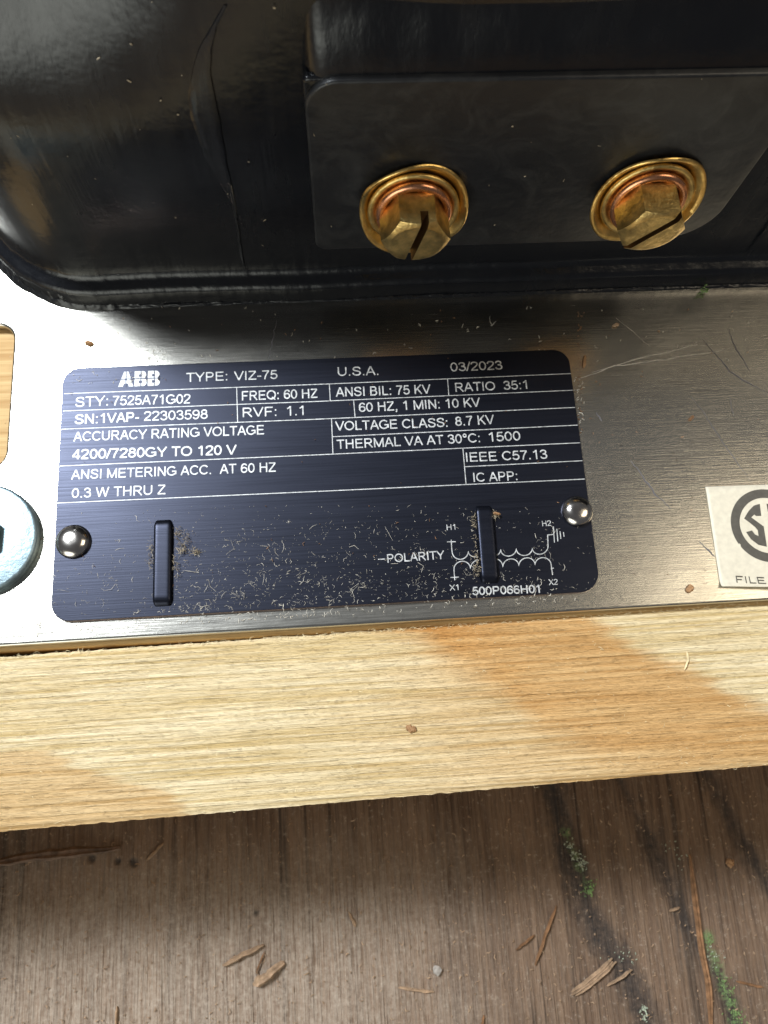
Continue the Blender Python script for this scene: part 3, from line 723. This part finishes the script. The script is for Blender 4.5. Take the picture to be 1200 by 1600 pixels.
# ------------------------------------------------------------------ loose bits
def sliver(name, pts, w, h, mat, z, label, cat='splinter', group=None, layers=1, jag=.3):
    c0 = U(*pts[0], z); c1 = U(*pts[-1], z); mid = (c0 + c1) / 2; mid.z = z
    b = MB()
    for ly in range(layers):
        P3 = []
        n = 14
        PP = [U(*q, z) - mid for q in pts]; tot = len(PP) - 1
        for k in range(n + 1):
            t = k / n * tot; i = min(int(t), tot - 1); q = PP[i].lerp(PP[i + 1], t - i); P3.append(q)
        rows = []; d = (P3[-1] - P3[0]).normalized(); s_ = Vector((-d.y, d.x, 0)); off = s_ * (ly - (layers - 1) / 2) * w * .75 + d * random.uniform(-1, 1) * w * layers * .5 * (layers > 1)
        sd_ = random.random() * 50
        for k, q in enumerate(P3):
            t = k / n; ww = w * (.35 + .65 * min(1, t * 6, (1 - t) * 5)) * (1 + jag * noise.noise(Vector((t * 9, sd_, 0)))); hh = h * (.5 + .5 * min(1, t * 6, (1 - t) * 5)) * (1 + jag * noise.noise(Vector((t * 7, sd_, 5))))
            q = q + off + s_ * w * .25 * noise.noise(Vector((t * 5, sd_, 9))); zz = h * .15 + h * .5 * math.sin(math.pi * t)
            rows.append([q + s_ * ww * .5 + Vector((0, 0, zz - h * .1)), q + s_ * ww * .3 + Vector((0, 0, zz + hh * .8)), q + Vector((0, 0, zz + hh * .65)), q - s_ * ww * .22 + Vector((0, 0, zz + hh)), q - s_ * ww * .5 + Vector((0, 0, zz)), q + Vector((0, 0, zz - h * .3))])
        for r in rows: r.append(r[0])
        bb = len(b.v); b.grid(rows); m_ = 7
        b.add(rows[0][:-1], [list(range(6))]); b.add(rows[-1][:-1], [list(range(6))[::-1]])
    o = b.build(name, mat, None, True, 25); o.location = mid
    tag(o, label, cat, group)
    return o
ZD = ZF + .0003
G = 'splinters fallen on the deck'
sliver('wood_splinter', [(-40, 1352), (60, 1338), (188, 1322)], .0024, .0010, OLDBARK, ZD, 'broad torn brown splinter lying along the lower left of the pine board', 'splinter', G, 1, .6)
sliver('wood_splinter', [(228, 1345), (256, 1317)], .0008, .0006, CHIPL, ZD, 'small thin splinter just right of the broad torn splinter under the board', 'splinter', G)
sliver('wood_splinter', [(348, 1508), (380, 1491), (412, 1476)], .0012, .0009, CHIPL, ZD, 'straight pale splinter, upper one of the pair at the lower middle of the deck', 'splinter', G)
sliver('wood_splinter', [(400, 1521), (413, 1486)], .0004, .0004, CHIP, ZD, 'hair thin sliver between the two pale pieces at the lower middle', 'splinter', G)
sliver('bark_flake', [(396, 1538), (418, 1524), (444, 1502)], .0021, .0013, CHIPL, ZD, 'stubby pale bark flake, thickest piece on the bare deck', 'flake', None, 1, .5)
sliver('wood_splinter', [(836, 1508), (852, 1460), (869, 1415)], .0008, .0006, CHIP, ZD, 'upright thin brown splinter left of the dark mossy stain', 'splinter', G)
sliver('wood_splinter', [(806, 1484), (835, 1460)], .0006, .0005, CHIP, ZD, 'short splinter just left of the upright thin one', 'splinter', G)
sliver('wood_splinter', [(893, 1555), (925, 1530), (957, 1502)], .0008, .0007, CHIPL, ZD, 'frayed bundle of three slivers beside the dark stain', 'splinter', G, 3)
sliver('wood_splinter', [(948, 1540), (987, 1515)], .0007, .0006, CHIPL, ZD, 'single splinter just right of the frayed bundle, over the dark stain', 'splinter', G)
sliver('wood_splinter', [(622, 1543), (678, 1550)], .0007, .0005, CHIPL, ZD, 'level pale splinter below the grey pebble', 'splinter', G)
sliver('wood_splinter', [(1077, 1335), (1090, 1450), (1104, 1530), (1112, 1620)], .0016, .0010, CHIP, ZD, 'long narrow brown sliver reaching the bottom edge, left of the green moss', 'splinter', G)
sliver('wood_splinter', [(1150, 1533), (1193, 1543)], .0006, .0005, CHIP, ZD, 'short reddish splinter right of the green moss', 'splinter', G)
sliver('wood_splinter', [(1045, 1423), (1062, 1418)], .0007, .0005, CHIPL, ZD, 'tiny splinter left of the long narrow sliver', 'splinter', G)
sliver('wood_splinter', [(545, 1425), (552, 1440), (556, 1448)], .0008, .0005, CHIPL, ZD, 'tiny tan splinter in the board shadow near the middle of the deck', 'splinter', G)
sliver('wood_splinter', [(752, 1606), (756, 1586)], .0007, .0005, CHIP, ZD, 'splinter stub at the bottom edge of the deck, middle', 'splinter', G)
sliver('wood_splinter', [(181, 1606), (183, 1572)], .0007, .0005, CHIPL, ZD, 'splinter stub at the bottom edge of the deck, left', 'splinter', G)
sliver('wood_chip', [(1134, 1346), (1146, 1350)], .0020, .0006, CHIPO, ZD, 'small triangular orange chip on the deck right of the long narrow sliver', 'chip')
def lump(name, px, py, z, r, mat, label, cat, sq=(1, 1, .6)):
    c = U(px, py, z); c.z = z; b = MB(); rows = []
    sd_ = random.random() * 90
    for i in range(9):
        th = math.pi * i / 8; row = []
        for k in range(12):
            a = 2 * math.pi * k / 12; d = Vector((math.sin(th) * math.cos(a), math.sin(th) * math.sin(a), math.cos(th)))
            q = d * r * (1 + .45 * noise.noise(d * 1.6 + Vector((sd_, 0, 0)))); row.append(Vector((q.x * sq[0], q.y * sq[1], q.z * sq[2] + r * sq[2] * .7)))
        row.append(row[0]); rows.append(row)
    b.grid(rows); o = b.build(name, mat, None, True, 60); o.location = c
    return tag(o, label, cat)
lump('pebble', 683, 1515, ZD, .0011, STONE, 'tiny grey pebble on the bare deck above a level splinter', 'pebble')
def clump(name, spots, z, mat, label, cat, n, rad, size):
    c = U(*spots[0], z); c.z = z; b = MB()
    for k in range(n):
        sx, sy = random.choice(spots); q = U(sx + random.gauss(0, rad), sy + random.gauss(0, rad * 1.3), z) - c
        s = size * random.uniform(.5, 1.3); a = random.random() * 6.3; t = Vector((math.cos(a), math.sin(a), random.uniform(0, .5))) * s
        b.tube([q, q + t * .5 + Vector((0, 0, s * .3)), q + t + Vector((random.uniform(-s, s) * .3, random.uniform(-s, s) * .3, s * .15))], [s * .22, s * .28, s * .1], 5)
    o = b.build(name, mat, None, True, 60); o.location = c
    return tag(o, label, cat)
clump('moss_tuft', [(920, 1390), (916, 1394), (925, 1386)], ZD, MOSS, 'bright green moss tuft on the dark stain below the middle of the board', 'moss', 40, 4, .0006)
clump('moss_tuft', [(1106, 1466), (1108, 1470)], ZD, MOSS, 'small green moss tuft beside the long narrow sliver', 'moss', 22, 3, .0005)
clump('moss_tuft', [(1138, 1545), (1142, 1556), (1148, 1572), (1158, 1592), (1150, 1585), (1130, 1535)], ZD, MOSS, 'largest patch of green moss, at the bottom right of the deck', 'moss', 80, 5, .0005)
clump('lichen_tuft', [(890, 1318), (895, 1330), (905, 1344), (915, 1350)], ZD, LICHEN, 'pale grey lichen strand on the dark stain just below the board', 'lichen', 60, 4, .0005)
clump('lichen_tuft', [(1006, 1575), (1008, 1586)], ZD, LICHEN, 'pale lichen speck at the bottom of the dark stain', 'lichen', 24, 3, .0006)
clump('lichen_tuft', [(960, 1490), (975, 1500), (985, 1492), (1120, 1500), (1115, 1490), (1050, 1330), (1060, 1345)], ZD, LICHEN, 'scattered grey lichen crumbs along the two dark stains', 'lichen', 60, 8, .0004)
# on the steel and the casing
sliver('wood_chip', [(1072, 923), (1083, 917)], .0012, .0005, CHIPO, .0001, 'brown wood chip on the steel below the sticker corner', 'chip')
sliver('wood_chip', [(133, 536), (146, 538)], .0010, .0005, CHIPO, .0001, 'orange chip on the bright steel above the nameplate corner', 'chip')
sliver('wood_chip', [(1077, 657), (1083, 650)], .0006, .0004, CHIP, .0001, 'small brown chip on the steel between two scratches', 'chip')
sliver('wood_chip', [(957, 510), (967, 507)], .0007, .0004, CHIPL, .0001, 'pale chip on the steel close under the black casing', 'chip')
sliver('wood_fibre', [(912, 575), (914, 556)], .0006, .0004, CHIPO, .0001, 'upright orange fibre beside the upper right corner of the nameplate', 'fibre')
sliver('wood_chip', [(770, 802), (782, 804)], .0005, .0004, CHIPO, ZN + .0006, 'pinkish chip stuck at the top of the right raised tab', 'chip')
sliver('wood_fibre', [(1069, 1047), (1074, 1032), (1073, 1018)], .0003, .0003, FUZZ, -.0019, 'single long pale fibre standing out on the orange resin stain', 'fibre')
sliver('wood_chip', [(634, 1136), (650, 1142)], .0011, .0004, CHIPO, -.0019, 'pinkish brown chip on the pale middle of the pine board', 'chip')
clump('moss_crumb', [(1101, 455), (1097, 457), (1104, 453)], .0008, MOSS, 'bright green crumb at the foot of the black casing', 'crumb', 14, 2.0, .0006)
# sawdust: nobody could count it
def fibres(name, n, sampler, z, mat, lmin, lmax, wmin, wmax, label, cat, parent=None, zj=.0002, align=None):
    b = MB()
    for k in range(n):
        p = sampler()
        if p is None: continue
        zz = z(p) if callable(z) else z
        c = U(p[0], p[1], zz); c.z = zz
        l = random.uniform(lmin, lmax) * random.choice((.5, .6, .8, 1, 1.3)); a = random.random() * 6.283 if align is None else random.gauss(0, align) * random.choice((1, 1, 4)); w = random.uniform(wmin, wmax)
        d = Vector((math.cos(a), math.sin(a), 0)); s_ = Vector((-d.y, d.x, 0)); cv = random.uniform(-.4, .4) * l; h = random.uniform(.2, 1) * zj
        b.tube([c - d * l / 2 + Vector((0, 0, w)), c + s_ * cv + Vector((0, 0, w + h)), c + d * l / 2 + Vector((0, 0, w + h * random.random()))], [w * .6, w, w * .5], 3, False)
    o = b.build(name, mat, parent, False); o['kind'] = 'stuff'
    if parent is None: tag(o, label, cat)
    return o
rnd = random.random
def s_plate():
    while True:
        x = 85 + rnd() * 845; y = 790 + rnd() * 170
        t = (x - 80) / 860; top_, bot_ = 786 - 37.5 * t, 970 - 48 * t
        if y > bot_ - 2 or y < top_: continue
        v = (y - top_) / (bot_ - top_)
        dens = .08 + .92 * v ** 1.2
        dens *= interp(x, [(80, .25), (230, .4), (290, .9), (420, 1), (560, .75), (700, .45), (930, .25)]) * (.35 + 1.3 * max(0, .15 + noise.noise(Vector((x * .022, y * .05, 0)))))
        if rnd() < dens: return x, y
fibres('sawdust', 800, s_plate, ZN, DUST, .00025, .0008, .000014, .000034, 'pale sawdust fibres strewn over the lower nameplate', 'sawdust')
fibres('sawdust_powder', 900, s_plate, ZN, DUST, .00006, .00018, .00002, .00004, 'fine pale sawdust powder over the lower nameplate', 'sawdust')
fibres('sawdust_hair', 55, s_plate, ZN, DUST, .0012, .0024, .00002, .00004, 'long curled sawdust hairs over the lower nameplate', 'sawdust', None, .0004)
def s_clump():
    c = random.choice(((290, 845, 6, 9), (283, 858, 4, 5), (276, 888, 4, 8), (278, 832, 3, 6), (305, 862, 5, 3), (744, 850, 3, 26), (741, 815, 3, 8), (747, 885, 4, 14), (236, 862, 3, 12), (772, 805, 3, 4)))
    return random.gauss(c[0], c[2]), random.gauss(c[1], c[3])
fibres('dust_clump', 380, s_clump, ZN + .0002, CLUMP, .0003, .0010, .00002, .00006, 'tangled grey sawdust caught along the sides of both raised tabs', 'sawdust', None, .0009)
def s_steel():
    k = rnd()
    if k < .25: return rnd() * 900, interp(rnd(), [(0, 975), (1, 1000)]) - 0 if False else 0
    return None
def s_steel():
    k = rnd()
    if k < .45:
        x = rnd() * 900; y = 1000 - x * .066 - rnd() ** 1.3 * 26 + 0
        return x, y - 4
    if k < .6: return 60 + rnd() * 40, 560 + rnd() * 420
    if k < .68: return random.gauss(905, 5), 590 + rnd() * 140
    if k < .85: return 100 + rnd() * 160, 540 + rnd() * 60
    return rnd() * 1200, 480 + rnd() * 90
fibres('steel_dust', 520, s_steel, lambda p: ZN if (105 < p[0] < 880 and 580 < p[1] < 960) else .00002, DUST, .0003, .0009, .00003, .00006, 'fine sawdust on the steel plate around the nameplate', 'sawdust')
fibres('brown_grit', 260, lambda: (random.gauss(905, 3) if rnd() < .5 else rnd() * 1200, 480 + rnd() * 440), lambda p: .0009 if (105 < p[0] < 895 and 560 < p[1] < 950) else .00002, CHIP, .0002, .0006, .00004, .00008, 'tiny brown grit specks scattered over the steel plate and nameplate', 'grit')
def s_deck():
    return rnd() * 1260 - 30, 1215 + rnd() * 420
fibres('deck_grit', 1300, s_deck, ZF + .0003, CHIPL, .0003, .0011, .00008, .0002, 'loose pale grit and crumbs over the brown deck', 'grit')
# fuzz of the sawn board, a part of the board
def s_board():
    k = rnd(); x = rnd() * 1240 - 20
    yb_ = 1026 - x * .0708; yf_ = 1300 - x * .0867
    if k < .22: return x, yb_ + rnd() * 5 - 1
    return x, yb_ + (yf_ - yb_) * rnd()
fz = fibres('wood_fuzz', 1700, s_board, -.00215, FUZZ, .0003, .0012, .00002, .00005, None, None, board, .0002, .25)
# dust specks on the upright casing
b = MB()
for k in range(60):
    px, py = rnd() * 1200, rnd() * 440
    onpad = 490 < px < 1150 and 120 < py < 388
    p = V(px, py, YP - .00002 if onpad else YW - .0002)
    if not onpad:
        if p.z < .012 or (p.x > -.002 and p.z < .066) or p.x < -.047: continue
        p.y = yw(p.z, p.x) - .00025
    s = random.choice((.00006, .00008, .0001, .00016)); a = rnd() * 6.3; d = Vector((math.cos(a), 0, math.sin(a))) * s * random.choice((1, 1, 2, 4))
    b.tube([p - d, p, p + d], [s * .5, s * .7, s * .4], 4)
o = b.build('casing_dust', CLUMP, None, False); tag(o, 'pale dust specks clinging to the black casing', 'dust', None, 'stuff')
